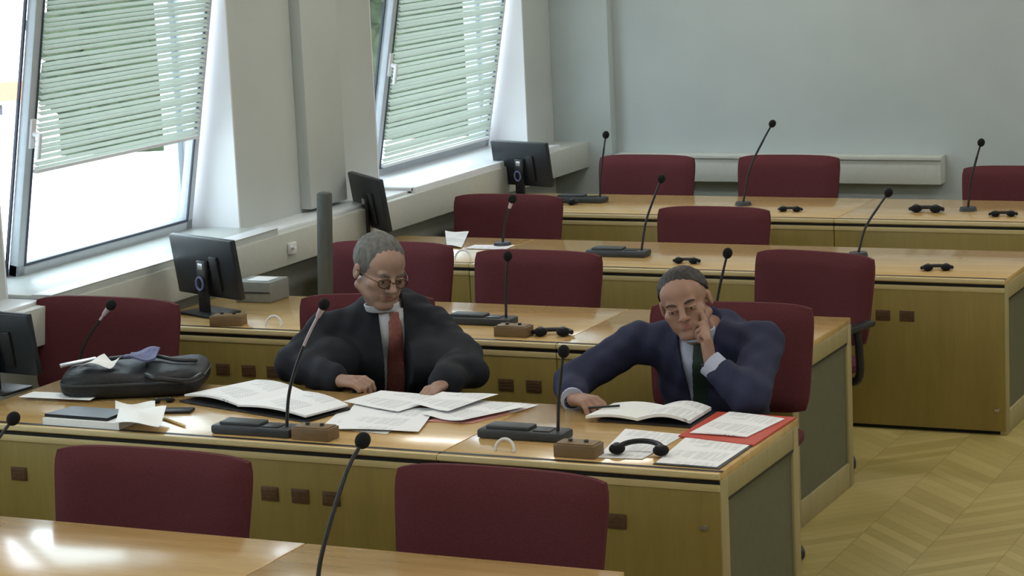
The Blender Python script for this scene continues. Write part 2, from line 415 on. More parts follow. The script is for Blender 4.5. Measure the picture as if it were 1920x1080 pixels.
# ------------------------------------------------------------------ desks
DH = .75
def desk(name_label, x0, x1, yf, depth, vents=(), side_r=False, side_l=False, lock=None, seam_l=True):
    t = thing('desk', name_label, 'desk', ((x0+x1)/2, yf+depth/2, 0))
    ox, oy = (x0+x1)/2, yf+depth/2
    w, d = (x1-x0)/2, depth/2
    g = .0022
    top = MB().box((-w+g, -d+.012, DH-.026), (w-g, d, DH), .0025)
    top.build('table_top', M_top, t)
    MB().box((-w+g, -d, DH-.019), (w-g, -d+.012, DH+.0005), .001).build('edge_band', M_lip, t)
    MB().box((-w+g, -d+.026, DH-.002), (w-g, -d+.050, DH+.0006)).build('cable_groove', M_groove, t, False)
    MB().box((-w+g, -d+.008, DH-.040), (w-g, -d+.03, DH-.0262)).build('shadow_gap', M_groove, t, False)
    MB().box((-w+g, -d+.002, DH-.062), (w-g, -d+.03, DH-.038), .002).build('rail', M_rail, t)
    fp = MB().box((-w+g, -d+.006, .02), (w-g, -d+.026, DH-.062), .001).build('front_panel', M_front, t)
    MB().box((-w+.02, -d+.03, 0), (w-.02, -d+.05, .06)).build('plinth', M_groove, t, False)
    for vx in vents:
        q = MB().box((vx-ox-.036, -d+.001, .535), (vx-ox+.036, -d+.008, .587), .002)
        for k in range(3): q.box((vx-ox-.03, -d-.0005, .545+k*.013), (vx-ox+.03, -d+.002, .551+k*.013))
        q.build('vent_plate', M_vent, fp)
    if lock is not None:
        MB().cyl((lock[0]-ox, -d+.006, lock[1]), (lock[0]-ox, -d-.006, lock[1]), .007, n=12).box((lock[0]-ox-.016, -d-.007, lock[1]-.004), (lock[0]-ox+.004, -d-.004, lock[1]+.004)).build('lock', M_silver, fp)
    for s, on in ((1, side_r), (-1, side_l)):
        if not on: # inner support
            MB().box((s*w-.012 if s > 0 else -w, -d+.03, .0), (s*w if s > 0 else -w+.012, d-.06, DH-.03)).build('side_panel', M_sidef, t, False); continue
        X0, X1 = (w-.030, w) if s > 0 else (-w, -w+.030)
        sf = MB().box((X0, -d+.012, .0), (X1, -d+.085, DH-.026), .003).box((X0, d-.07, 0), (X1, d-.005, DH-.026), .003)
        sf.box((X0, -d+.08, DH-.10), (X1, d-.06, DH-.026), .003).box((X0, -d+.08, 0), (X1, d-.06, .11), .003)
        sf.build('side_frame', M_sidef, t)
        i0, i1 = (w-.022, w-.010) if s > 0 else (-w+.010, -w+.022)
        MB().box((i0, -d+.08, .1), (i1, d-.065, DH-.09)).build('side_panel', M_sidep, t, False)
        MB().box((X0-.001 if s > 0 else X0, -d+.083, DH-.108), (X1+.001 if s > 0 else X1+.001, d-.068, DH-.099)).build('side_bead', M_groove, t, False)
    return t
YA, YBd, YC, YD, YE = 5.18, 7.115, 9.0, 10.854, 12.598
D = .83
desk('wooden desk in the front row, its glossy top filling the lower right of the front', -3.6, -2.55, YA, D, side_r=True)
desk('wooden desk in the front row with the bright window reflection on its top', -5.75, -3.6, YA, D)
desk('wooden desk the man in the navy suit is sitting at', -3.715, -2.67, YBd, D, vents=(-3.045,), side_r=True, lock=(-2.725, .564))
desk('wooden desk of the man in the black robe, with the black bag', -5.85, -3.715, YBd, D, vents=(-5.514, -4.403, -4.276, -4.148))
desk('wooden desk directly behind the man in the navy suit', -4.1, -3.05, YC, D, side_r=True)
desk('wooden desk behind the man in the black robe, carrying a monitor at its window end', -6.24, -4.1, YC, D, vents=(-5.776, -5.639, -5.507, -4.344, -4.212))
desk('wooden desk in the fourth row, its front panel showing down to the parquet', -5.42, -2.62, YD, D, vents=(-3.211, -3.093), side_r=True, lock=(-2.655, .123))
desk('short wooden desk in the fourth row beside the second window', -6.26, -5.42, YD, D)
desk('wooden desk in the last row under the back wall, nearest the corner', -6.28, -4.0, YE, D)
desk('wooden desk in the last row under the back wall, at the right', -4.0, -1.9, YE, D, side_r=True)

# ------------------------------------------------------------------ chairs
def slab(w, hgt, th, bow, lean, round_=.07, nx=18, nz=12, taper=0.0):
    """upholstered back: local x width, z height, curved in plan, rounded corners"""
    b = bmesh.new(); vs = {}
    for f in (0, 1):
        for i in range(nx+1):
            for j in range(nz+1):
                u, v = i/nx*2-1, j/nz*2-1
                # squircle mapping rounds the corners
                k = round_*2.2
                su = u*(1-k*.5*(abs(v)**6)*abs(u)**2*.5); sv = v*(1-k*(abs(u)**6)*.5)
                ww = w/2*(1-taper*(1-(v+1)/2))
                x = su*ww; z = (sv+1)/2*hgt
                edge = max(abs(u)**8, abs(v)**8)
                t = th*(1-.75*edge)/2
                y = bow*(u*u) + lean*((v+1)/2)
                vs[f, i, j] = b.verts.new((x, y + (t if f else -t), z))
    for i in range(nx):
        for j in range(nz):
            b.faces.new((vs[0, i, j], vs[0, i+1, j], vs[0, i+1, j+1], vs[0, i, j+1]))
            b.faces.new((vs[1, i, j], vs[1, i, j+1], vs[1, i+1, j+1], vs[1, i+1, j]))
    for i in range(nx):
        b.faces.new((vs[0, i, 0], vs[1, i, 0], vs[1, i+1, 0], vs[0, i+1, 0])); b.faces.new((vs[0, i, nz], vs[0, i+1, nz], vs[1, i+1, nz], vs[1, i, nz]))
    for j in range(nz):
        b.faces.new((vs[0, 0, j], vs[0, 0, j+1], vs[1, 0, j+1], vs[1, 0, j])); b.faces.new((vs[0, nx, j], vs[1, nx, j], vs[1, nx, j+1], vs[0, nx, j+1]))
    bmesh.ops.recalc_face_normals(b, faces=b.faces[:])
    return b
def make_chair():
    """faces local -Y; origin on the floor under the column"""
    t = thing('swivel_chair', '', 'chair')
    m = MB(); m._merge(slab(.68, .40, .085, -.035, .06, taper=.06), Matrix.Translation((0, .24, .53)))
    m.build('backrest', M_chair, t)
    m = MB(); b = slab(.62, .50, .09, 0.0, 0.0, .1); m._merge(b, Matrix.Translation((0, .24, .455)) @ Matrix.Rotation(PI/2, 4, 'X'))
    m.build('seat', M_chair, t)
    m = MB().tube(spline([(0, .10, .41), (0, .25, .40), (0, .325, .46), (0, .33, .72)], 12), .018)
    m.box((-.12, .285, .60), (.12, .315, .80), .012).box((-.13, -.08, .385), (.13, .16, .41), .008)
    m.build('back_support', M_black, t)
    MB().cyl((0, 0, .09), (0, 0, .25), .030).cyl((0, 0, .25), (0, 0, .39), .019).build('gas_column', M_black, t)
    m = MB().cyl((0, 0, .075), (0, 0, .12), .05, .04)
    for k in range(5):
        a = 2*PI*k/5+.3; c, s_ = math.cos(a), math.sin(a)
        m.tube([(c*.03, s_*.03, .10), (c*.16, s_*.16, .092), (c*.29, s_*.29, .075)], [.024, .02, .015], 8)
    bs = m.build('base_star', M_black, t)
    for k in range(5):
        a = 2*PI*k/5+.3; c, s_ = math.cos(a)*.29, math.sin(a)*.29
        m = MB()
        for q in (-1, 1): m.cyl((c-s_*.0+q*.010*math.cos(a+.6), s_+q*.010*math.sin(a+.6), .03), (c+q*.026*math.cos(a+.6), s_+q*.026*math.sin(a+.6), .03), .03, n=18)
        m.cyl((c, s_, .03), (c, s_, .08), .008)
        m.build('caster', M_dkgrey, bs)
    return t
chairs = [
 # x centre, y of backrest, rotation, top z, width factor, label
 (-4.36, 6.34, 0.00, .912, 1.14, 'dark red chair between the front desk and the vented panel of the robed man\'s desk'),
 (-3.09, 6.34, -.02, .932, 1.08, 'dark red chair in front of the desk of the man in the navy suit'),
 (-5.99, 8.45, .0, .985, 1.12, 'dark red chair behind the black bag, by the left window'),
 (-4.91, 8.84, .16, .965, .92, 'dark red chair the man in the black robe sits in'),
 (-3.22, 8.78, .10, 1.0, 1.0, 'dark red chair the man in the navy suit sits in'),
 (-5.585, 10.32, .0, .945, 1.06, 'dark red chair right behind the head of the man in the black robe'),
 (-4.76, 10.30, -.03, .925, 1.02, 'dark red chair seen between the two seated men'),
 (-3.36, 10.30, -.22, .955, .93, 'dark red chair turned slightly, behind the navy-suited man, its black armrest showing'),
 (-5.79, 12.15, .0, .925, 1.02, 'dark red chair in front of the monitor of the last row'),
 (-4.54, 12.15, .0, .875, .98, 'dark red chair at the fourth-row desk, in the middle of it'),
 (-5.635, 13.90, -.02, .935, .98, 'dark red chair at the back wall nearest the corner'),
 (-4.69, 13.90, .0, .942, .98, 'dark red chair at the back wall before the middle of the radiator trunking'),
 (-3.27, 13.90, .0, .888, .98, 'dark red chair at the back wall, at the right edge of the picture'),
]
def armrests(t):
    for s in (-1, 1):
        MB().tube(spline([(s*.24, .06, .40), (s*.355, .06, .42), (s*.37, .05, .55), (s*.37, .03, .64)], 15), .020).build('armrest_post', M_black, t)
        MB().box((s*.37-.03, -.15, .64), (s*.37+.03, .16, .668), .012).build('armrest', M_black, t)
C0 = make_chair()
for i, (x, y, rz, zt, wf, lab) in enumerate(chairs):
    c = C0 if i == 0 else copy_tree(C0)
    a = .27
    c.location = (x + a*math.sin(rz), y - a*math.cos(rz), 0); c.rotation_euler = (0, 0, rz)
    c.scale = (wf, 1, zt/.93); c['label'] = lab; c['group'] = 'dark red swivel chairs'
    if i == 7: armrests(c)

# ------------------------------------------------------------------ monitors (seen from behind)
def make_monitor():
    t = thing('computer_monitor', '', 'monitor')
    p = MB().box((-.24, -.022, .085), (.24, .012, .375), .008, mat=Matrix.Rotation(math.radians(8), 4, 'X'))
    p.build('casing', M_screenback, t)
    cs = t.children[0]
    MB().box((-.215, .0118, .11), (.215, .0135, .355), mat=Matrix.Rotation(math.radians(8), 4, 'X')).build('screen', M_dkgrey, cs, False)
    MB().box((.06, -.034, .12), (.12, -.02, .29), .006, mat=Matrix.Rotation(math.radians(8), 4, 'X')).build('rear_bulge', M_black, cs)
    MB().box((-.035, -.075, .0), (.035, -.052, .26), .008).box((-.04, -.07, .19), (.04, -.05, .26), .006).build('stand_neck', M_black, t)
    MB().box((-.018, -.079, .215), (.018, -.073, .245), .002).build('badge', M_silver, t)
    MB().tube([( .026*math.cos(a), -.085, .15+.03*math.sin(a)) for a in [k*PI/10 for k in range(20)]], .006, 8, True).build('cable_ring', M_blue, t)
    MB().box((-.12, -.13, 0), (.12, .06, .014), .006).build('stand_foot', M_black, t)
    return t
M0 = make_monitor()
for i, (x, y, rz, sc, lab) in enumerate([
    (-6.02, 9.36, -.36, 1.0, 'black computer monitor seen from behind, between the left window and the robed man'),
    (-5.97, 7.66, -.10, .90, 'black computer monitor cut off by the left edge, beside the black bag'),
    (-6.27, 11.45, -.72, 1.02, 'black computer monitor turned sideways above the head of the man in the black robe'),
    (-6.17, 13.22, -.30, .96, 'black computer monitor seen from behind in front of the second window\'s right end')]):
    m = M0 if i == 0 else copy_tree(M0)
    m.location = (x, y, DH+.0006); m.rotation_euler = (0, 0, rz); m.scale = (sc, sc, sc); m['label'] = lab; m['group'] = 'monitors at the window ends of the desks'

# ------------------------------------------------------------------ microphones, headsets, small boxes
def microphone(base, head, label, bend=(0, 0), pink=False, rz=0, unit=True, big=1.0, pts=None):
    t = thing('gooseneck_microphone', label, 'microphone', (base[0], base[1], DH), group='gooseneck microphones on the desks')
    hx, hy, hz = head[0]-base[0], head[1]-base[1], head[2]-DH
    if unit:
        R = Matrix.Rotation(rz, 4, 'Z')
        MB().box((-.30, -.045, 0), (.035, .06, .034), .010, mat=R).box((-.27, -.03, .03), (-.10, .045, .046), .006, mat=R).build('base_unit', M_dkgrey, t)
        MB().box((-.085, -.03, .034), (-.02, .03, .0375), .001, mat=R).build('button_panel', M_black, t)
    else:
        MB().cyl((0, 0, 0), (0, 0, .02), .05, .045).build('base_unit', M_dkgrey, t)
    z0 = .03 if unit else .015
    p = [(0, 0, z0)] + (pts or [(hx*.25+bend[0], hy*.25+bend[1], hz*.45), (hx*.7+bend[0], hy*.7+bend[1], hz*.8)]) + [(hx, hy, hz)]
    sp = spline(p, 30)
    k = len(sp)*2//3
    MB().tube(sp[:k+1], .0065*big, 8).build('gooseneck', M_stem, t)
    st = MB().tube(sp[k:], .0055*big, 8).build('upper_stem', M_pink if pink else M_stem, t)
    d = (Vector(p[-1])-sp[-4]).normalized(); c = Vector(p[-1])
    q = Vector((0, 0, 1)).rotation_difference(d).to_matrix().to_4x4()
    hd = MB(); b = bmesh.new(); bmesh.ops.create_uvsphere(b, u_segments=20, v_segments=12, radius=1)
    b.transform(Matrix.Translation(c) @ q @ Matrix.Diagonal((.021*big, .021*big, .024*big, 1))); hd._merge(b)
    hd.build('foam_head', M_foam, t)
    if pink: MB().cyl(c-d*.055, c-d*.018, .0085, .012, 12).build('collar', M_pink, t)  # pale pink cone paints the glint just below the foam head
    return t
def lab(s): return s
microphone((-3.225, 5.42, .75), (-3.151, 5.6, 1.196), 'tall black microphone rising from the front desk before the panel with three vents', big=1.05, pts=[(.015, .02, .16), (.055, .10, .36)])
microphone((-4.70, 5.72, .75), (-4.574, 5.9, 1.109), 'black microphone cut off by the left edge at the front desk')
microphone((-4.385, 7.235, .75), (-4.223, 7.28, 1.235), 'long bowed microphone in front of the man in the black robe', pink=True, pts=[(.012, .02, .17), (.07, .04, .33)])
microphone((-3.385, 7.42, .75), (-3.354, 7.43, 1.07), 'upright microphone by the writing hand of the man in the navy suit')
microphone((-5.785, 7.90, .75), (-5.606, 7.93, 1.063), 'pale microphone rising from behind the black bag', pink=True, unit=False)
microphone((-4.50, 9.36, .75), (-4.483, 9.37, 1.06), 'microphone on the second desk row between the two men')
microphone((-5.50, 11.44, .75), (-5.428, 11.44, 1.007), 'pale microphone on papers beside the turned monitor', pink=True, unit=False, big=1.1)
microphone((-4.60, 11.22, .75), (-4.482, 11.24, 1.155), 'microphone on the fourth-row desk left of its middle chair')
microphone((-3.50, 11.42, .75), (-3.336, 11.42, 1.075), 'microphone on the fourth-row desk above the turned red chair', unit=False)
microphone((-3.49, 9.30, .75), (-3.428, 9.32, 1.109), 'microphone behind the head of the man in the navy suit')
microphone((-4.70, 13.07, .75), (-4.51, 13.08, 1.232), 'microphone standing tallest against the back wall', unit=False)
microphone((-5.62, 13.08, .75), (-5.574, 13.1, 1.159), 'microphone at the left end of the last desk row')
microphone((-3.345, 13.02, .75), (-3.266, 13.02, 1.136), 'microphone at the right end of the last desk row', unit=False)

def small_box(x, y, rz, label):
    t = thing('card_box', label, 'box', (x, y, DH), rz, 'small brown boxes beside the microphones')
    MB().box((-.078, -.04, 0), (.078, .04, .045), .003).build('box_body', M_brown, t)
    MB().box((-.07, -.034, .045), (.07, .034, .049), .002).build('lid', M_brown, t)
    for s in (-.03, .03): MB().cyl((s, .0, .049), (s, .0, .058), .008, n=12).build('knob', M_dkgrey, t)
small_box(-4.26, 7.225, -.02, 'small brown box at the foot of the bowed microphone, behind the three vents')
small_box(-3.225, 7.235, -.02, 'small brown box beside the printed pages in front of the navy-suited man')
small_box(-4.36, 9.14, 0, 'small brown box beside the headset on the desk between the men')
small_box(-5.79, 9.10, .2, 'small brown box under the corner of the left monitor')

def headset(x, y, rz, sc, label, z=DH, flat=.2):
    t = thing('headset', label, 'headset', (x, y, z), rz, 'black headsets lying on the desks')
    t.scale = (sc,)*3
    a = [(.085*math.cos(k), .055*math.sin(k), .016+(.02 if flat > .5 else .002)*math.sin(k)) for k in [PI*i/14 for i in range(15)]]
    MB().tube(a, .010, 8).build('headband', M_black, t)
    for s in (-1, 1):
        MB().sph((s*(.082 if flat > .5 else .05), -.008, .020), (.030, .032, .020), 8).build('ear_cushion', M_foam, t)
        MB().sph((s*(.082 if flat > .5 else .05), -.01, .036), (.014, .016, .008), 6).build('ear_cap', M_dkgrey, t)
headset(-3.02, 7.285, .1, .95, 'black headset lying on the printed pages at the front edge of the desk', DH+.005, 1)
headset(-4.19, 9.17, .2, 1.0, 'black headset on the desk between the two seated men')
headset(-4.29, 11.06, .0, .8, 'black headset above the head of the man in the navy suit')
headset(-3.00, 11.07, .3, .85, 'black headset alone on the right part of the fourth-row desk')
headset(-3.56, 12.93, .0, 1.1, 'black headset on the last row beside its right microphone')
headset(-3.10, 12.83, .2, .85, 'black headset at the right edge on the last desk row')
headset(-4.34, 12.86, .0, .8, 'black headset on the last row beside the middle chair')
headset(-5.80, 12.96, .1, .9, 'black headset beside the left microphone of the last row')
headset(-5.16, 7.60, .6, .5, 'black earpiece headset beside the black bag and the pencil')

def cable_ring(x, y, z, r, label, rx=0):
    pts = [(r*math.cos(k), .25*r*math.sin(k), r*.9+r*math.sin(k)) for k in [PI*(-.05+1.1*i/16) for i in range(17)]]
    o = MB().tube(pts, .0055, 8).build('cable_loop', M_white, None); o.location = (x, y, z-.7*r)
    tag(o, label, 'cable', 'white cable loops'); return o
cable_ring(-3.50, 7.22, DH, .036, 'white cable loop in front of the right microphone base')
cable_ring(-5.55, 9.10, DH, .040, 'white cable loop at the left elbow side of the robed man, on the desk behind')
cable_ring(-5.50, 10.95, DH, .045, 'white cable loop on the desk edge between two red chair backs')
cable_ring(-4.68, 9.09, DH, .030, 'white cable loop under the microphone between the men')

# ------------------------------------------------------------------ papers, books, bag
def sheet(corners, name, mat, parent=None, th=.0012, curl=0.0, n=10, side=0.0, warp=0.0, seed=0):
    """bent sheet of paper through four world corners (order: near-left, near-right, far-right, far-left)"""
    c = [Vector(p) for p in corners]; o = sum(c, Vector())/4
    ux = ((c[1]-c[0])+(c[2]-c[3])).normalized(); uz = Vector((0, 0, 1)); ux.z = 0; ux.normalize(); uy = uz.cross(ux)
    rnd = random.Random(seed); ph = rnd.random()*6
    b = bmesh.new(); g = {}
    for f in (0, 1):
        for i in range(n+1):
            for j in range(n+1):
                u, v = i/n, j/n
                p = (c[0]*(1-u)+c[1]*u)*(1-v) + (c[3]*(1-u)+c[2]*u)*v - o
                z = p.z + curl*(4*(u-.5)**2) + side*math.sin(PI*u) + warp*math.sin(u*5+ph)*math.sin(v*4+ph*1.3)
                g[f, i, j] = b.verts.new((p.dot(ux), p.dot(uy), z + f*th))
    for i in range(n):
        for j in range(n):
            b.faces.new((g[1, i, j], g[1, i+1, j], g[1, i+1, j+1], g[1, i, j+1])); b.faces.new((g[0, i, j], g[0, i, j+1], g[0, i+1, j+1], g[0, i+1, j]))
    for i in range(n):
        for j, s in ((0, 1), (n, -1)):
            q = (g[0, i, j], g[0, i+1, j], g[1, i+1, j], g[1, i, j]); b.faces.new(q if s > 0 else q[::-1])
            q = (g[0, j, i], g[1, j, i], g[1, j, i+1], g[0, j, i+1]); b.faces.new(q if s > 0 else q[::-1])
    me = bpy.data.meshes.new(name); b.to_mesh(me); b.free(); me.materials.append(mat)
    ob = bpy.data.objects.new(name, me); COL.objects.link(ob)
    ob.matrix_world = Matrix(((ux.x, uy.x, 0, o.x), (ux.y, uy.y, 0, o.y), (0, 0, 1, o.z), (0, 0, 0, 1)))
    if parent is not None:
        m = ob.matrix_world.copy(); ob.parent = parent; ob.matrix_parent_inverse = Matrix.Translation(-parent.location) if parent.type == 'EMPTY' else parent.matrix_world.inverted()
        ob.matrix_basis = m
    return ob
def Q(pts, z): return [(x, y, z) for x, y in pts]
# robed man's open binder
t = thing('ring_binder', 'open black binder with white pages spread left of the robed man\'s hand', 'binder', (-4.75, 7.70, DH))
sheet(Q([(-5.10, 7.62), (-4.42, 7.43), (-4.35, 7.67), (-4.96, 7.98)], DH+.003), 'cover', M_black, t, .004)
sheet(Q([(-5.10, 7.66), (-4.78, 7.55), (-4.66, 7.83), (-4.96, 7.97)], DH+.016), 'page_stack', M_paper, t, .008, side=.014)
sheet(Q([(-4.79, 7.55), (-4.43, 7.45), (-4.365, 7.66), (-4.67, 7.83)], DH+.016), 'page_stack', M_paper, t, .008, side=.012)
def papers(corners, z, label, n=1, mat=None, **k):
    o = sheet(Q(corners, z), 'paper_sheet', mat or M_paper, None, **k); tag(o, label, 'paper', 'loose papers on the desks'); return o
papers([(-4.32, 7.37), (-4.03, 7.345), (-4.09, 7.66), (-4.40, 7.68)], DH+.002, 'printed white page lowest in the pile in front of the robed man', seed=1, warp=.001)
papers([(-4.24, 7.34), (-3.92, 7.38), (-4.02, 7.72), (-4.37, 7.72)], DH+.010, 'printed white page on top of the pile in front of the robed man', seed=2, warp=.002)
papers([(-4.42, 7.72), (-4.13, 7.62), (-4.05, 7.90), (-4.37, 7.935)], DH+.017, 'white page under the fingers of the robed man', seed=3, warp=.001)
papers([(-4.02, 7.60), (-3.83, 7.55), (-3.69, 7.83), (-3.98, 7.90)], DH+.013, 'fanned white page right of the robed man\'s pile', seed=4, warp=.004, curl=.003)
papers([(-4.12, 7.70), (-3.93, 7.64), (-3.86, 7.93), (-4.10, 7.93)], DH+.028, 'white page lying on top of the fanned papers', seed=5, warp=.004)
papers([(-3.93, 7.74), (-3.72, 7.76), (-3.68, 7.90), (-3.88, 7.92)], DH+.004, 'white page farthest right among the fanned papers', seed=8, warp=.003)
tag(sheet(Q([(-3.98, 7.56), (-3.80, 7.575), (-3.70, 7.83), (-3.92, 7.83)], DH+.001), 'card_folder', M_pinkc, None, .003), 'pink-red card folder under the fanned papers', 'folder')
# notebook before the navy-suited man
t = thing('notebook', 'open notebook with white pages and black cover under the writing hand', 'notebook', (-3.2, 7.82, DH))
sheet(Q([(-3.36, 7.72), (-2.985, 7.70), (-2.985, 7.95), (-3.34, 7.94)], DH+.002), 'cover', M_black, t, .006)
sheet(Q([(-3.40, 7.70), (-3.20, 7.71), (-3.18, 7.93), (-3.38, 7.92)], DH+.014), 'page_stack', M_paper2, t, .010, side=.010)
sheet(Q([(-3.20, 7.71), (-3.0, 7.715), (-3.0, 7.935), (-3.18, 7.93)], DH+.014), 'page_stack', M_paper, t, .012, side=.020)
t = thing('card_folder', 'bright red folder with a printed page on it at the right end of the desk', 'folder', (-2.81, 7.74, DH))
sheet(Q([(-2.985, 7.56), (-2.685, 7.50), (-2.676, 7.93), (-2.98, 7.945)], DH+.002), 'cover', M_red, t, .006)
sheet(Q([(-2.955, 7.595), (-2.74, 7.585), (-2.70, 7.88), (-2.93, 7.935)], DH+.010), 'page', M_paper, t, .003, side=.002)
papers([(-3.15, 7.215), (-2.99, 7.235), (-2.975, 7.60), (-3.215, 7.63)], DH+.002, 'printed page under the headset at the front of the desk', seed=6)
papers([(-2.925, 7.195), (-2.705, 7.19), (-2.70, 7.555), (-2.955, 7.55)], DH+.004, 'printed page at the front right corner of the desk', seed=7)
tag(sheet(Q([(-2.93, 7.18), (-2.69, 7.175), (-2.69, 7.56), (-2.90, 7.565)], DH+.0015), 'writing_pad', M_black, None, .002), 'thin black backing pad under the page at the desk corner', 'pad')
# far desks
papers([(-5.80, 11.36), (-5.68, 11.30), (-5.88, 11.80), (-6.04, 11.82)], DH+.01, 'white papers slanting across the desk beside the turned monitor', seed=9, warp=.004)
papers([(-5.66, 11.30), (-5.42, 11.30), (-5.43, 11.45), (-5.66, 11.42)], DH+.003, 'white paper under the pale microphone on the fourth-row desk', seed=10)
# left end of the robed man's desk
tag(sheet(Q([(-5.41, 7.155), (-5.06, 7.15), (-5.06, 7.30), (-5.36, 7.30)], DH+.001), 'closed_book', M_paper2, None, .026), 'thick closed white-paged book at the left front of the robed man\'s desk', 'book')
tag(sheet(Q([(-5.41, 7.17), (-5.12, 7.165), (-5.12, 7.31), (-5.38, 7.31)], DH+.028), 'portfolio', M_black, None, .012), 'black portfolio lying on the closed book at the left front', 'portfolio')
papers([(-5.04, 7.10), (-4.84, 7.085), (-4.97, 7.34), (-5.20, 7.37)], DH+.045, 'crumpled white paper hanging toward the front edge, below the black bag', mat=M_paper2, seed=11, warp=.012)
papers([(-5.20, 7.33), (-5.04, 7.36), (-5.15, 7.53), (-5.33, 7.52)], DH+.014, 'crumpled white paper with a pink rim behind the hanging one', mat=M_paper2, seed=12, warp=.010)
papers([(-5.78, 7.50), (-5.45, 7.52), (-5.47, 7.62), (-5.78, 7.60)], DH+.012, 'white sheet at the foot of the cut-off monitor', mat=M_paper2, seed=13)
o = MB().cyl((-.095, .055, .006), (.085, -.05, .006), .006, n=8).cyl((.085, -.05, .006), (.1, -.059, .006), .006, .001, 8).build('pencil', M_yel, None); o.location = (-4.93, 7.31, DH)
tag(o, 'yellow pencil lying beside the crumpled white papers', 'pencil')
o = MB().box((-.07, -.035, 0), (.07, .035, .012), .005).build('mobile_phone', M_black, None); o.location = (-5.02, 7.47, DH); o.rotation_euler = (0, 0, .3)
tag(o, 'black mobile phone beside the crumpled papers', 'phone')
# pen
o = MB().cyl((-.06, 0, .0), (.06, .01, .012), .0045, n=8).build('pen', M_black, None); o.location = (-3.37, 7.80, DH+.030)
tag(o, 'black pen held by the man in the navy suit', 'pen')

# bag
t = thing('laptop_bag', 'black soft laptop bag lying flat at the left of the robed man', 'bag', (-5.41, 7.79, DH), .42)
t.scale = (1.22, 1.05, 1.05)
b = bmesh.new(); bmesh.ops.create_cube(b, size=1)
bmesh.ops.subdivide_edges(b, edges=b.edges[:], cuts=9, use_grid_fill=True)
rnd = random.Random(3)
for v in b.verts:
    x, y, z = v.co*2
    k = max(abs(x), abs(y), abs(z)); 
    r = 1/((abs(x)**6+abs(y)**6+abs(z)**3.5)**(1/5.5)) if k > 0 else 1
    v.co = Vector((x*r*.235, y*r*.185, (z*r)*.05 + .05))
    v.co.z += .006*math.sin(x*5+y*3) if v.co.z > .06 else 0
    v.co.z = max(0, v.co.z)
m = MB(); m._merge(b); m.build('bag_body', M_bag, t)
loop = [(.232*math.copysign(abs(math.cos(a))**.35, math.cos(a)), .183*math.copysign(abs(math.sin(a))**.35, math.sin(a)), .058) for a in [2*PI*i/48 for i in range(48)]]
MB().tube(loop, .006, 6, True).build('zip', M_dkgrey, t)
MB().tube(spline([(.06, -.17, .09), (.10, -.215, .085), (.20, -.215, .07), (.24, -.16, .08)], 20), .010, 8).build('handle', M_black, t)
MB().tube(spline([(-.1, .1, .105), (-.02, .02, .125), (.05, .05, .12), (.14, -.03, .115), (.2, .02, .10)], 24), .008, 8).build('strap', M_dkgrey, t)
ob = sheet(Q([(-5.56, 7.60), (-5.42, 7.62), (-5.44, 7.74), (-5.55, 7.78)], DH+.130), 'paper_sheet', M_paper2, None, warp=.016, seed=20); tag(ob, 'crumpled white note lying on the black bag', 'paper', 'loose papers on the desks')
ob = sheet(Q([(-5.39, 7.68), (-5.28, 7.74), (-5.36, 7.90), (-5.46, 7.84)], DH+.142), 'folded_scarf', M_blue, None, th=.008, warp=.012, seed=21); tag(ob, 'blue-grey folded cloth on top of the black bag', 'cloth')
ob = MB().box((-.075, -.018, 0), (.075, .018, .012), .004).build('silver_case', M_silver, None); ob.location = (-5.63, 7.71, DH+.112); ob.rotation_euler = (0, -.1, .75); tag(ob, 'slim silver case on the left corner of the black bag', 'case')
# equipment near the trunking
t = thing('equipment_box', 'flat grey equipment box below the trunking behind the robed man', 'box', (-5.98, 9.72, DH))
MB().box((-.10, -.09, 0), (.10, .09, .10), .006).build('casing', M_grey, t); MB().box((-.095, -.093, .045), (.095, -.089, .052)).build('seam', M_dkgrey, t, False)
MB().box((-.05, -.06, .10), (.07, .05, .104), .002).build('top_sheet', M_white, t)
t = thing('column_speaker', 'tall slim dark grey upright unit between the windows, left of the turned monitor', 'speaker', (-5.64, 9.74, DH))
MB().box((-.032, -.03, .0), (.032, .03, .53), .014, mat=Matrix.Rotation(math.radians(3), 4, 'Y')).build('casing', M_midgrey, t)
MB().cyl((0, 0, 0), (0, 0, .012), .06).build('foot', M_dkgrey, t)

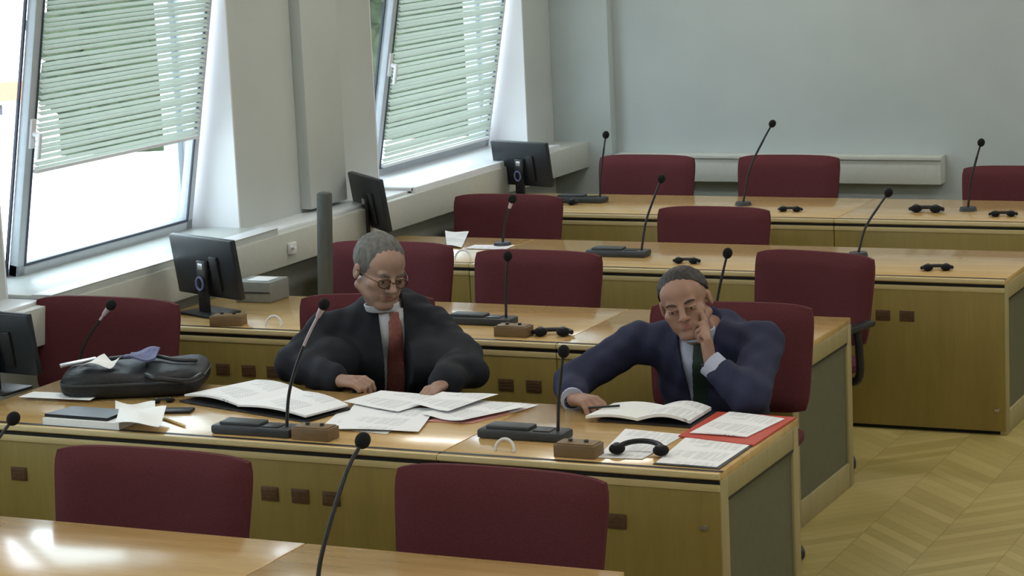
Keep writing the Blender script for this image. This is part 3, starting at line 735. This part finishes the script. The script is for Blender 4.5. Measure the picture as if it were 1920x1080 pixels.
# ------------------------------------------------------------------ people: implicit surfaces meshed by surface nets
def sfnets(f, lo, h):
    ins = f < 0
    nx, ny, nz = f.shape
    cnt = np.zeros((nx-1, ny-1, nz-1), np.float32); acc = np.zeros((nx-1, ny-1, nz-1, 3), np.float32)
    def sl(a, b, c): return np.s_[a:nx-1+a, b:ny-1+b, c:nz-1+c]
    for ax in range(3):
        for u in (0, 1):
            for v in (0, 1):
                o0 = [0, 0, 0]; a1, a2 = [i for i in range(3) if i != ax]
                o0[a1] = u; o0[a2] = v; o1 = list(o0); o1[ax] = 1
                A, B = f[sl(*o0)], f[sl(*o1)]; m = (A < 0) != (B < 0)
                t = np.where(m, A/np.where(m, A-B, 1), 0)
                cnt += m
                for i in range(3): acc[..., i] += np.where(m, (t if i == ax else o0[i]), 0)
    act = cnt > 0; idx = -np.ones(act.shape, np.int64); ijk = np.argwhere(act); idx[act] = np.arange(len(ijk))
    V = (ijk + acc[act]/cnt[act][:, None])*h + np.array(lo)
    Fs = []
    for ax in range(3):
        a1, a2 = (ax+1) % 3, (ax+2) % 3
        s0 = [slice(1, -1)]*3; s0[ax] = slice(0, -1); s1 = list(s0); s1[ax] = slice(1, None)
        A, B = ins[tuple(s0)], ins[tuple(s1)]
        for flip, m in ((0, A & ~B), (1, ~A & B)):
            e = np.argwhere(m)
            if not len(e): continue
            e = e + 1; e[:, ax] -= 1
            def g(d1, d2):
                q = e.copy(); q[:, a1] += d1; q[:, a2] += d2; return idx[q[:, 0], q[:, 1], q[:, 2]]
            quad = np.stack([g(-1, -1), g(0, -1), g(0, 0), g(-1, 0)], 1)
            Fs.append(quad[:, ::-1] if flip else quad)
    return V, np.concatenate(Fs)
class Field:
    def __init__(s, lo, hi, h):
        s.lo, s.h = np.array(lo, float), h
        s.ax = [np.arange(lo[i], hi[i]+h, h, dtype=np.float64) for i in range(3)]
        s.d = np.full([len(a) for a in s.ax], .06, np.float32)
    def sub(s, lo, hi):
        r = []
        for i in range(3):
            a = max(0, int((lo[i]-s.lo[i])/s.h)); b = min(len(s.ax[i]), int((hi[i]-s.lo[i])/s.h)+2)
            if b <= a: return None
            r.append(slice(a, b))
        P = np.stack(np.meshgrid(*[s.ax[i][r[i]] for i in range(3)], indexing='ij'), -1)
        return tuple(r), P
    def put(s, r, v, op, k):
        a = s.d[r]; v = v.astype(np.float32)
        if op == '+':
            h = np.clip(.5+.5*(a-v)/k, 0, 1); s.d[r] = a*(1-h)+v*h-k*h*(1-h)
        elif op == '-':
            v = -v; h = np.clip(.5-.5*(a-v)/k, 0, 1); s.d[r] = a*(1-h)+v*h+k*h*(1-h)
    def cap(s, a, b, ra, rb=None, op='+', k=.012, X=None, sc=(1, 1, 1)):
        """tapered capsule; X = (R 3x3, c) local frame"""
        rb = ra if rb is None else rb; a, b = np.array(a, float), np.array(b, float)
        R, c, S = (np.eye(3), np.zeros(3), np.ones(3)) if X is None else X
        pts = np.array([a, b]); w = (pts*S) @ R.T + c; m = max(ra, rb)*max(S)+.05
        q = s.sub(w.min(0)-m, w.max(0)+m)
        if q is None: return s
        r, P = q; P = ((P-c) @ R)/S
        ba = b-a; L = max(ba @ ba, 1e-12); t = np.clip(((P-a) @ ba)/L, 0, 1)
        v = np.linalg.norm(P-a-t[..., None]*ba, axis=-1) - (ra+(rb-ra)*t)
        s.put(r, v*min(S), op, k); return s
    def ell(s, c0, rad, op='+', k=.012, X=None, rot=None):
        c0, rad = np.array(c0, float), np.array(rad, float)
        R, c, S = (np.eye(3), np.zeros(3), np.ones(3)) if X is None else X
        w = (c0*S) @ R.T + c; m = max(rad)*max(S)+.05
        q = s.sub(w-m, w+m)
        if q is None: return s
        r, P = q; P = ((P-c) @ R)/S - c0
        if rot is not None: P = P @ rot
        k0 = np.linalg.norm(P/rad, axis=-1); k1 = np.linalg.norm(P/(rad*rad), axis=-1)
        s.put(r, k0*(k0-1)/np.maximum(k1, 1e-6)*min(S), op, k); return s
    def grid(s): return np.stack(np.meshgrid(*s.ax, indexing='ij'), -1)
    def mesh(s, name, mat, parent, relax=2, d=None):
        d = (s.d if d is None else d).copy()
        for i in range(3):
            ix = [slice(None)]*3
            for e in (0, -1): ix[i] = e; d[tuple(ix)] = .05
        V, F_ = sfnets(d, s.lo, s.h)
        me = bpy.data.meshes.new(name); me.from_pydata(V.tolist(), [], F_.tolist()); me.materials.append(mat)
        me.shade_smooth()
        o = bpy.data.objects.new(name, me); COL.objects.link(o)
        if relax:
            b = bmesh.new(); b.from_mesh(me)
            for _ in range(relax): bmesh.ops.smooth_vert(b, verts=b.verts, factor=.5, use_axis_x=True, use_axis_y=True, use_axis_z=True)
            b.to_mesh(me); b.free()
        me.transform(Matrix.Translation(-parent.location)); o.parent = parent
        return o
def rotm(yaw, pitch, roll):
    """head frame: face looks local -Y; yaw about Z, pitch down positive, roll about the face axis"""
    return np.array((Matrix.Rotation(yaw, 3, 'Z') @ Matrix.Rotation(pitch, 3, 'X') @ Matrix.Rotation(roll, 3, 'Y')))

def head(F, X, nose=1.0, jowl=1.0, h=.0):
    F.ell((0, .016, .038), (.074, .094, .086), X=X, k=.02)
    F.ell((0, -.030, -.040), (.058*jowl, .060, .078), X=X, k=.03)
    F.ell((0, -.045, .045), (.056, .045, .05), X=X, k=.03)
    for s in (-1, 1):
        F.cap((s*.054*jowl, .005, -.055), (s*.018, -.068, -.098), .020, .017, X=X, k=.02)
        F.ell((s*.042, -.060, -.024), (.024, .022, .020), X=X, k=.02)
        F.ell((s*.030, -.062, -.060), (.022, .022, .024), X=X, k=.02)
    F.cap((-.010, -.078, -.100), (.010, -.078, -.100), .017, X=X, k=.02)
    F.cap((-.034, -.080, .020), (.034, -.080, .020), .012, X=X, k=.014)
    for s in (-1, 1):
        F.ell((s*.031, -.100, .000), (.018, .014, .013), '-', .010, X=X)
        F.ell((s*.031, -.080, -.002), (.015, .012, .012), '+', .004, X=X)
        F.cap((s*.018, -.0935, .0055), (s*.045, -.087, .0045), .0042, X=X, k=.004); F.cap((s*.020, -.091, -.0085), (s*.043, -.086, -.0075), .003, X=X, k=.004)
    F.cap((0, -.090, .010), (0, -.109*nose, -.026), .0085, .0115, X=X, k=.010)
    F.ell((0, -.109*nose, -.030), (.013, .012, .010), X=X, k=.008)
    for s in (-1, 1): F.ell((s*.013, -.100, -.034), (.008, .010, .007), X=X, k=.005)
    F.cap((-.020, -.090, -.0590), (.020, -.090, -.0590), .0062, X=X, k=.007)
    F.cap((-.017, -.089, -.0700), (.017, -.089, -.0700), .0066, X=X, k=.007)
    F.cap((-.022, -.0995, -.0645), (.022, -.0995, -.0645), .0022, op='-', X=X, k=.003)
    for s in (-1, 1):
        F.ell((s*.077, .012, -.006), (.009, .019, .031), X=X, k=.006)
        F.ell((s*.0865, .010, -.004), (.005, .011, .021), '-', .004, X=X)

def facebits(root, X, brow, eyeopen=True, lipmat=None, sc=1):
    R, c, S = X
    def wp(p): return Vector(((np.array(p)*S) @ R.T + c).tolist()) - root.location
    for s in (-1, 1):
        e = MB().sph(wp((s*.031, -.0815, -.001)), .0118, 10).build('eye', M_eye, root)
        MB().sph(wp((s*.031-.001, -.0900, -.002)), .0062, 8).build('iris', M_iris, e)
        pts = [wp((s*(.014+.034*i/6), -.0955+.010*(i/6)**2, .0195+.006*math.sin(PI*i/7))) for i in range(7)]
        MB().tube(pts, [.003, .0045, .005, .005, .0045, .0035, .002], 6).build('eyebrow', brow, root)
    pts = [wp((-.021+.042*i/8, -.0955+.006*((i-4)/4)**2, -.0590-.0008*((i-4)/4)**2)) for i in range(9)]
    MB().tube(pts, [.001, .003, .0042, .0045, .0038, .0045, .0042, .003, .001], 6).build('upper_lip', lipmat, root)
    pts = [wp((-.018+.036*i/8, -.0948+.006*((i-4)/4)**2, -.0692+.002*((i-4)/4)**2)) for i in range(9)]
    MB().tube(pts, [.001, .003, .0045, .0052, .0055, .0052, .0045, .003, .001], 6).build('lower_lip', lipmat, root)

def fingers(F, chains, k=.004):
    for ch in chains:
        pts, rs = ch
        for i in range(len(pts)-1): F.cap(pts[i], pts[i+1], rs[i], rs[i+1], k=k)

def unit(v): v = np.array(v, float); return v/np.linalg.norm(v)
def hand_chains(wrist, palmdir, side, up, curl, fl=1.0, spread=.10, thumb=(.6, .5)):
    """wrist point, direction along the palm, side = direction to the thumb, up = back of the hand. curl: bend per joint"""
    w, d, sd, u = np.array(wrist), unit(palmdir), unit(side), unit(up)
    out = []; kn = .085*fl
    for i, (off, L) in enumerate(((.028, .072), (.0095, .080), (-.0095, .075), (-.027, .060))):
        base = w + d*kn*(1-.03*i) + sd*off*fl*1.1; ang = 0; p = base; dd = unit(d + sd*spread*(1.5-i)*.6)
        pts = [w + d*.02 + sd*off*.7*fl, base]; rs = [.013, .0105]
        for j, f in enumerate((.45, .32, .23)):
            ang += curl[i][j]; q = dd*math.cos(ang) - u*math.sin(ang); p = p + q*L*f*fl; pts.append(p.copy()); rs.append((.0095, .0086, .0072)[j])
        out.append((pts, [r*fl for r in rs]))
    b = w + d*.018 + sd*.018; a, c = thumb
    t1 = b + unit(d*.6+sd*a - u*.25)*.038*fl; t2 = t1 + unit(d*.85+sd*a*.35-u*.3)*.032*fl; t3 = t2 + unit(d*.95 - sd*.1 - u*.35)*.026*fl
    out.append(([b, t1, t2, t3], [.014*fl, .0125*fl, .0105*fl, .0085*fl]))
    return out

def person(base, label, skin, hairm, HX, neck0, shoulders, arms, hands, facing, clothes, extra):
    root = thing('person', label, 'person', base)
    h = .0042
    lo = np.array([min(p[i] for p in extra['box']) for i in range(3)]); hi = np.array([max(p[i] for p in extra['box']) for i in range(3)])
    F = Field(lo, hi, h)
    pel, nk = np.array(extra['pelvis']), np.array(neck0)
    fx, fy = facing; fwd = np.array([fx, fy, 0]); lat = np.array([-fy, fx, 0])   # lat points to the figure's left
    Rb = np.stack([lat, -fwd, np.array([0, 0, 1])], 1)                    # local x=left, y=back, z=up
    mid = pel*.45+nk*.55
    TX = lambda c, S=(1, 1, 1): (Rb, np.array(c), np.array(S, float))
    def torso(G, off, k=.05):
        G.ell((0, 0, 0), (.19+off, .12+off, .14+off), X=TX(pel+np.array([0, 0, .02])), k=k)
        G.ell((0, 0, 0), (.175+off, .115+off, .17+off), X=TX(mid-np.array([0, 0, .07])), k=k)
        G.ell((0, 0, 0), (.19+off, .12+off, .16+off), X=TX(mid+np.array([0, 0, .06])), k=k)
        for s in shoulders: G.cap(nk-np.array([0, 0, .075]), s, .065+off, .058+off, k=k)
        G.cap(nk-np.array([0, 0, .03]), nk-np.array([0, 0, .12]), .06+off, .09+off, k=k)
    torso(F, -.012)
    hc = HX[1]
    F.cap(nk-np.array([0, 0, .06]), (np.array((0, .030, -.055))*HX[2]) @ HX[0].T + hc, .060, .060, k=.02)
    head(F, HX, **extra.get('head', {}))
    for (s, e, w), rr in arms:
        F.cap(s, e, .040, .034, k=.02); F.cap(e, w, .034, .026*rr, k=.015)
    for ch, w, pc in hands:
        F.cap(w, pc, .024, .024, k=.012); fingers(F, ch)
    def on_table(d, P): return np.maximum(d, np.where(P[..., 1] < 7.949, .7525-P[..., 2], -1)).astype(np.float32)
    F.d = on_table(F.d, F.grid())
    body = F.mesh('body', skin, root, 1)
    # hair
    H = Field(hc-.19, hc+.19, .0036)
    H.ell((0, .018, .040), (.081, .100, .092), X=HX, k=.01)
    P = H.grid(); L = ((P-hc) @ HX[0])/HX[2]
    x, y, z = L[..., 0], L[..., 1], L[..., 2]
    cut = extra['hairline'](x, y, z)
    nz = .0016*np.sin(x*330+np.sin(z*60)*2)*np.sin(z*70+y*90) + .0012*np.sin(y*75+x*40)
    H.d = np.maximum(H.d + nz, cut*min(HX[2])).astype(np.float32)
    H.mesh('hair', hairm, root, 1)
    # clothes
    def cloth_field(off, sleeves, k=.03):
        G = Field(lo, hi, .0055); torso(G, off)
        for (arm, ts) in zip(arms, sleeves):
            if ts is None: continue
            (s, e, w), rr = arm; s, e, w = map(np.array, (s, e, w)); r1, r2, r3, cutw = ts
            w2 = e + (w-e)*cutw
            G.cap(s, e, r1, r2, k=k); G.cap(e, w2, r2, r3, k=k)
        return G
    J = cloth_field(clothes.get('off', .018), clothes['sleeves'])
    P = J.grid(); rel = (P - nk) @ Rb; X_, Y_, Z_ = rel[..., 0], rel[..., 1], rel[..., 2]
    # fabric folds
    J.d += (.0035*np.sin(P[..., 0]*38+P[..., 2]*55)*np.sin(P[..., 1]*31+P[..., 2]*23) + .003*np.sin(P[..., 0]*70-P[..., 2]*30+2*np.sin(P[..., 1]*18))).astype(np.float32)
    shirt = cloth_field(.004, [None]*len(arms))
    for f_ in extra.get('jacket_add', ()): f_(J)
    hw, zb = clothes['open']
    V = hw(Z_)                                     # half width of the opening as function of height below neck
    c0 = clothes.get('shift', 0)
    front = Y_ < .03
    opening = np.where(front, np.abs(X_-c0)-V, .05)
    neckhole = np.linalg.norm(np.stack([X_, (Y_-.0)*.9, np.zeros_like(X_)], -1), axis=-1) - extra['neck_r']
    neckhole = np.where(Z_ > -.055, neckhole, .05)
    # table clearance and arms are unaffected: restrict opening to near the trunk
    jd = np.maximum(J.d, -np.minimum(opening, neckhole))
    jd = on_table(jd, P)
    J.mesh('robe' if clothes.get('robe') else 'suit_jacket', clothes['mat'], root, 1, jd)
    sd = shirt.d
    sh = np.maximum(sd, np.where(Z_ > -.02, .05, -.05)); sh = np.maximum(sh, -(sd+.014))
    shirt.mesh('shirt', clothes['shirt'], root, 1, sh.astype(np.float32))
    tw = clothes['tiew'](Z_); tx = c0 + clothes.get('tieshift', 0)
    band = np.maximum(np.abs(X_-tx)-tw, np.where(front, -.05, .05)); tie = np.maximum(np.maximum(sd-.009, -(sd-.0)), band); tie = np.maximum(tie, Z_+.028)
    shirt.mesh('tie', clothes['tie'], root, 1, tie.astype(np.float32))
    # collar: two leaves round the neck
    Cc = Field(nk-.13, nk+.13, .004); a = (np.array((0, .030, -.055))*HX[2]) @ HX[0].T + hc
    Cc.cap(nk-np.array([0, 0, .07]), a, .072, .068, k=.01); dd = Cc.d.copy()
    P2 = Cc.grid(); r2 = (P2-nk) @ Rb
    band = np.maximum(np.abs(r2[..., 2]+.012-.25*np.maximum(r2[..., 1], 0)+.0)-extra.get('collar', .024), -(dd+.008))
    Cc.mesh('collar', clothes['shirt'], root, 1, np.maximum(dd, band).astype(np.float32))
    # cuffs
    for (arm, cu) in zip(arms, clothes['cuffs']):
        if cu is None: continue
        (s, e, w), rr = arm; e, w = np.array(e), np.array(w); t0, t1, r = cu; d_ = unit(w-e); a_, b_ = e+(w-e)*t0, e+(w-e)*t1
        q = MB().tube([a_-root.location, (a_+b_)/2-root.location, b_-root.location], [r*.95, r, r*1.02], 20)
        cf = q.build('cuff', clothes['shirt'], root)
        MB().sph(b_-root.location+Vector((-.2*r, -r*.98, 0)), .0065, 6).build('cufflink', M_black, cf)
    # legs
    G = Field((pel[0]-.45, pel[1]-1.0, 0.0), (pel[0]+.45, pel[1]+.25, .66), .009)
    for s in (-1, 1):
        hip = pel + lat*s*.09 - np.array([0, 0, .03]); kn = np.array([pel[0]+s*.12+fx*.3, pel[1]-.42, .55]); ft = kn + np.array([0, -.04, -.47])
        G.cap(hip, kn, .088, .065, k=.03); G.cap(kn, ft, .065, .045, k=.02)
    G.ell((0, 0, 0), (.19, .15, .12), X=TX(pel), k=.04)
    G.mesh('trousers', M_trous, root, 1)
    for s in (-1, 1):
        kn = np.array([pel[0]+s*.12+fx*.3, pel[1]-.46, 0])
        f = Field(kn+np.array([-.09, -.25, 0]), kn+np.array([.09, .12, .14]), .006)
        f.ell(kn+np.array([0, -.09, .035]), (.045, .12, .032)); f.ell(kn+np.array([0, .02, .05]), (.04, .06, .045))
        f.mesh('shoe', M_black, root, 1)
    facebits(root, HX, extra['brow'], lipmat=M_lips)
    return root, Rb, nk, HX
HS = np.array([1.2, 1.12, 1.08])

# --- man in the navy suit, cheek on his hand
HX2 = (rotm(.24, .08, -.26), np.array([-3.185, 8.185, 1.112]), HS*np.array([1.0, 1.0, .96]))
def line2(x, y, z):   # short dark hair, high forehead
    return np.maximum(-(z - (.040 + .9*np.clip(-y-.030, 0, 1) - .62*np.clip(y+.02, 0, .2) + .25*np.abs(x)*0)) , -.02-(y*0)) if False else -(z - np.where(y < -.01, .043+.012*np.abs(x)/.05+.95*np.clip(-y-.01, 0, .05)-.35*np.clip(np.abs(x)-.05, 0, 1)*2, .050-1.1*np.clip(y+.01, 0, .10)))
A_r = ((-3.455, 8.36, .915), (-3.63, 8.10, .80), (-3.535, 7.895, .785))
A_l = ((-2.945, 8.36, .935), (-2.885, 8.03, .80), (-3.03, 8.05, .905))
# writing hand
hr = hand_chains((-3.53, 7.885, .797), (.75, -.35, -.02), (.35, .9, .05), (0.05, .1, 1), [(.35, .5, .4), (.4, .55, .5), (.5, .6, .5), (.6, .6, .5)], 1.15, .05)
# cheek hand: palm up along the jaw, fingers folded on the cheek
hl = hand_chains((-3.042, 8.05, .92), (-.12, .10, 1), (-.35, .95, .10), (.85, -.5, .12), [(.15, .35, .35), (.55, 1.0, .8), (.75, 1.2, .8), (.85, 1.2, .8)], 1.2, .05, thumb=(.7, .4))
clothes2 = dict(sleeves=[(.075, .068, .055, .84), (.080, .074, .060, .70)], mat=M_suit, shirt=M_shirtb, tie=M_tieg,
    open=(lambda z: np.clip(.070 + .16*(z+.03), .012, .09), -.3), tiew=lambda z: np.where(z > -.065, .022, np.clip(.024-.07*(z+.065), .02, .046)),
    cuffs=[(.86, 1.05, .045), (.74, 1.10, .050)], shift=-.012, tieshift=.014)
person((-3.2, 8.5, 0), 'man in a navy suit and dark green tie resting his cheek on his hand', M_skin2, M_haird,
    HX2, (-3.19, 8.36, .985), [A_r[0], A_l[0]], [(A_r, 1.0), (A_l, 1.0)],
    [(hr, (-3.525, 7.885, .787), (-3.46, 7.862, .787)), (hl, (-3.042, 8.05, .92), (-3.055, 8.058, .985))],
    (math.sin(.22), -math.cos(.22)), clothes2,
    dict(box=[(-3.82, 7.70, .45), (-2.70, 8.72, 1.30)], pelvis=(-3.2, 8.52, .60), hairline=line2, neck_r=.078, brow=M_brow, head=dict(nose=1.0)))

# --- man in the black robe
HX1 = (rotm(.98, .30, .12), np.array([-4.565, 8.33, 1.170]), HS*np.array([1.04, 1.06, 1.06]))
def line1(x, y, z):   # grey side-parted hair down over the ears
    base = np.where(y < -.030, .036+.6*np.clip(-y-.030, 0, .05)+.28*x, -.008-.9*np.clip(y+.03, 0, .09))
    return -(z - base)
B_r = ((-4.86, 8.36, .905), (-4.90, 8.16, .80), (-4.58, 7.985, .785))
B_l = ((-4.44, 8.56, .905), (-4.25, 8.42, .80), (-4.14, 8.02, .785))
h1 = hand_chains((-4.575, 7.98, .787), (.95, -.12, .02), (.1, .95, .2), (0, -.1, 1), [(.5, .8, .6), (.55, .9, .6), (.6, .9, .7), (.6, .9, .7)], 1.12, .03)
h2 = hand_chains((-4.13, 8.01, .785), (-.15, -.9, .0), (-.9, .2, 0), (0, 0, 1), [(.5, .9, .6)]*4, .95, .03)
clothes1 = dict(off=.013, sleeves=[(.068, .070, .060, .88), (.068, .072, .070, .92)], mat=M_robe, shirt=M_shirtw, tie=M_tier, robe=True,
    open=(lambda z: np.clip(.052 + .02*z, .040, .06), -.3), tiew=lambda z: np.where(z > -.06, .020, np.clip(.026-.05*(z+.06), .02, .042)),
    cuffs=[(.84, .93, .040), (.93, .98, .045)], shift=.006, tieshift=.012)
def robe_mass(J):
    J.ell((-4.38, 8.36, .79), (.12, .13, .10), k=.06); J.ell((-4.76, 8.24, .80), (.12, .11, .10), k=.06)
    J.ell((-4.60, 8.46, .78), (.28, .15, .16), k=.06); J.cap((-4.28, 8.44, .83), (-4.13, 8.28, .775), .055, .06, k=.06)
r1, Rb, nk, HX = person((-4.62, 8.5, 0), 'grey-haired man with glasses in a black robe and salmon tie looking down to the right', M_skin, M_hairg,
    HX1, (-4.61, 8.46, 1.015), [B_r[0], B_l[0]], [(B_r, 1.0), (B_l, 1.0)],
    [(h1, (-4.575, 7.98, .787), (-4.51, 7.972, .79)), (h2, (-4.13, 8.01, .785), (-4.14, 7.96, .785))],
    (math.sin(.62), -math.cos(.62)), clothes1,
    dict(box=[(-5.10, 7.80, .45), (-3.92, 8.84, 1.36)], pelvis=(-4.66, 8.62, .60), hairline=line1, neck_r=.064, collar=.016, brow=M_hairg, head=dict(nose=1.04, jowl=1.06), jacket_add=(robe_mass,)))
def gw(p): return Vector(((np.array(p)*HX[2]) @ HX[0].T + HX[1]).tolist()) - r1.location
gl = MB()
for s in (-1, 1):
    gl.tube([gw((s*.031+.023*math.cos(a), -.106+.006*abs(math.cos(a)), -.004+.017*math.sin(a))) for a in [2*PI*i/24 for i in range(24)]], .0024, 6, True)
    gl.tube([gw((s*.054, -.100, .0)), gw((s*.074, -.06, .002)), gw((s*.086, .0, .006))], .0022, 6)
gl.tube([gw((-.008, -.108, .0)), gw((0, -.113, .002)), gw((.008, -.108, .0))], .0022, 6)
gl.build('glasses', M_gold, r1)
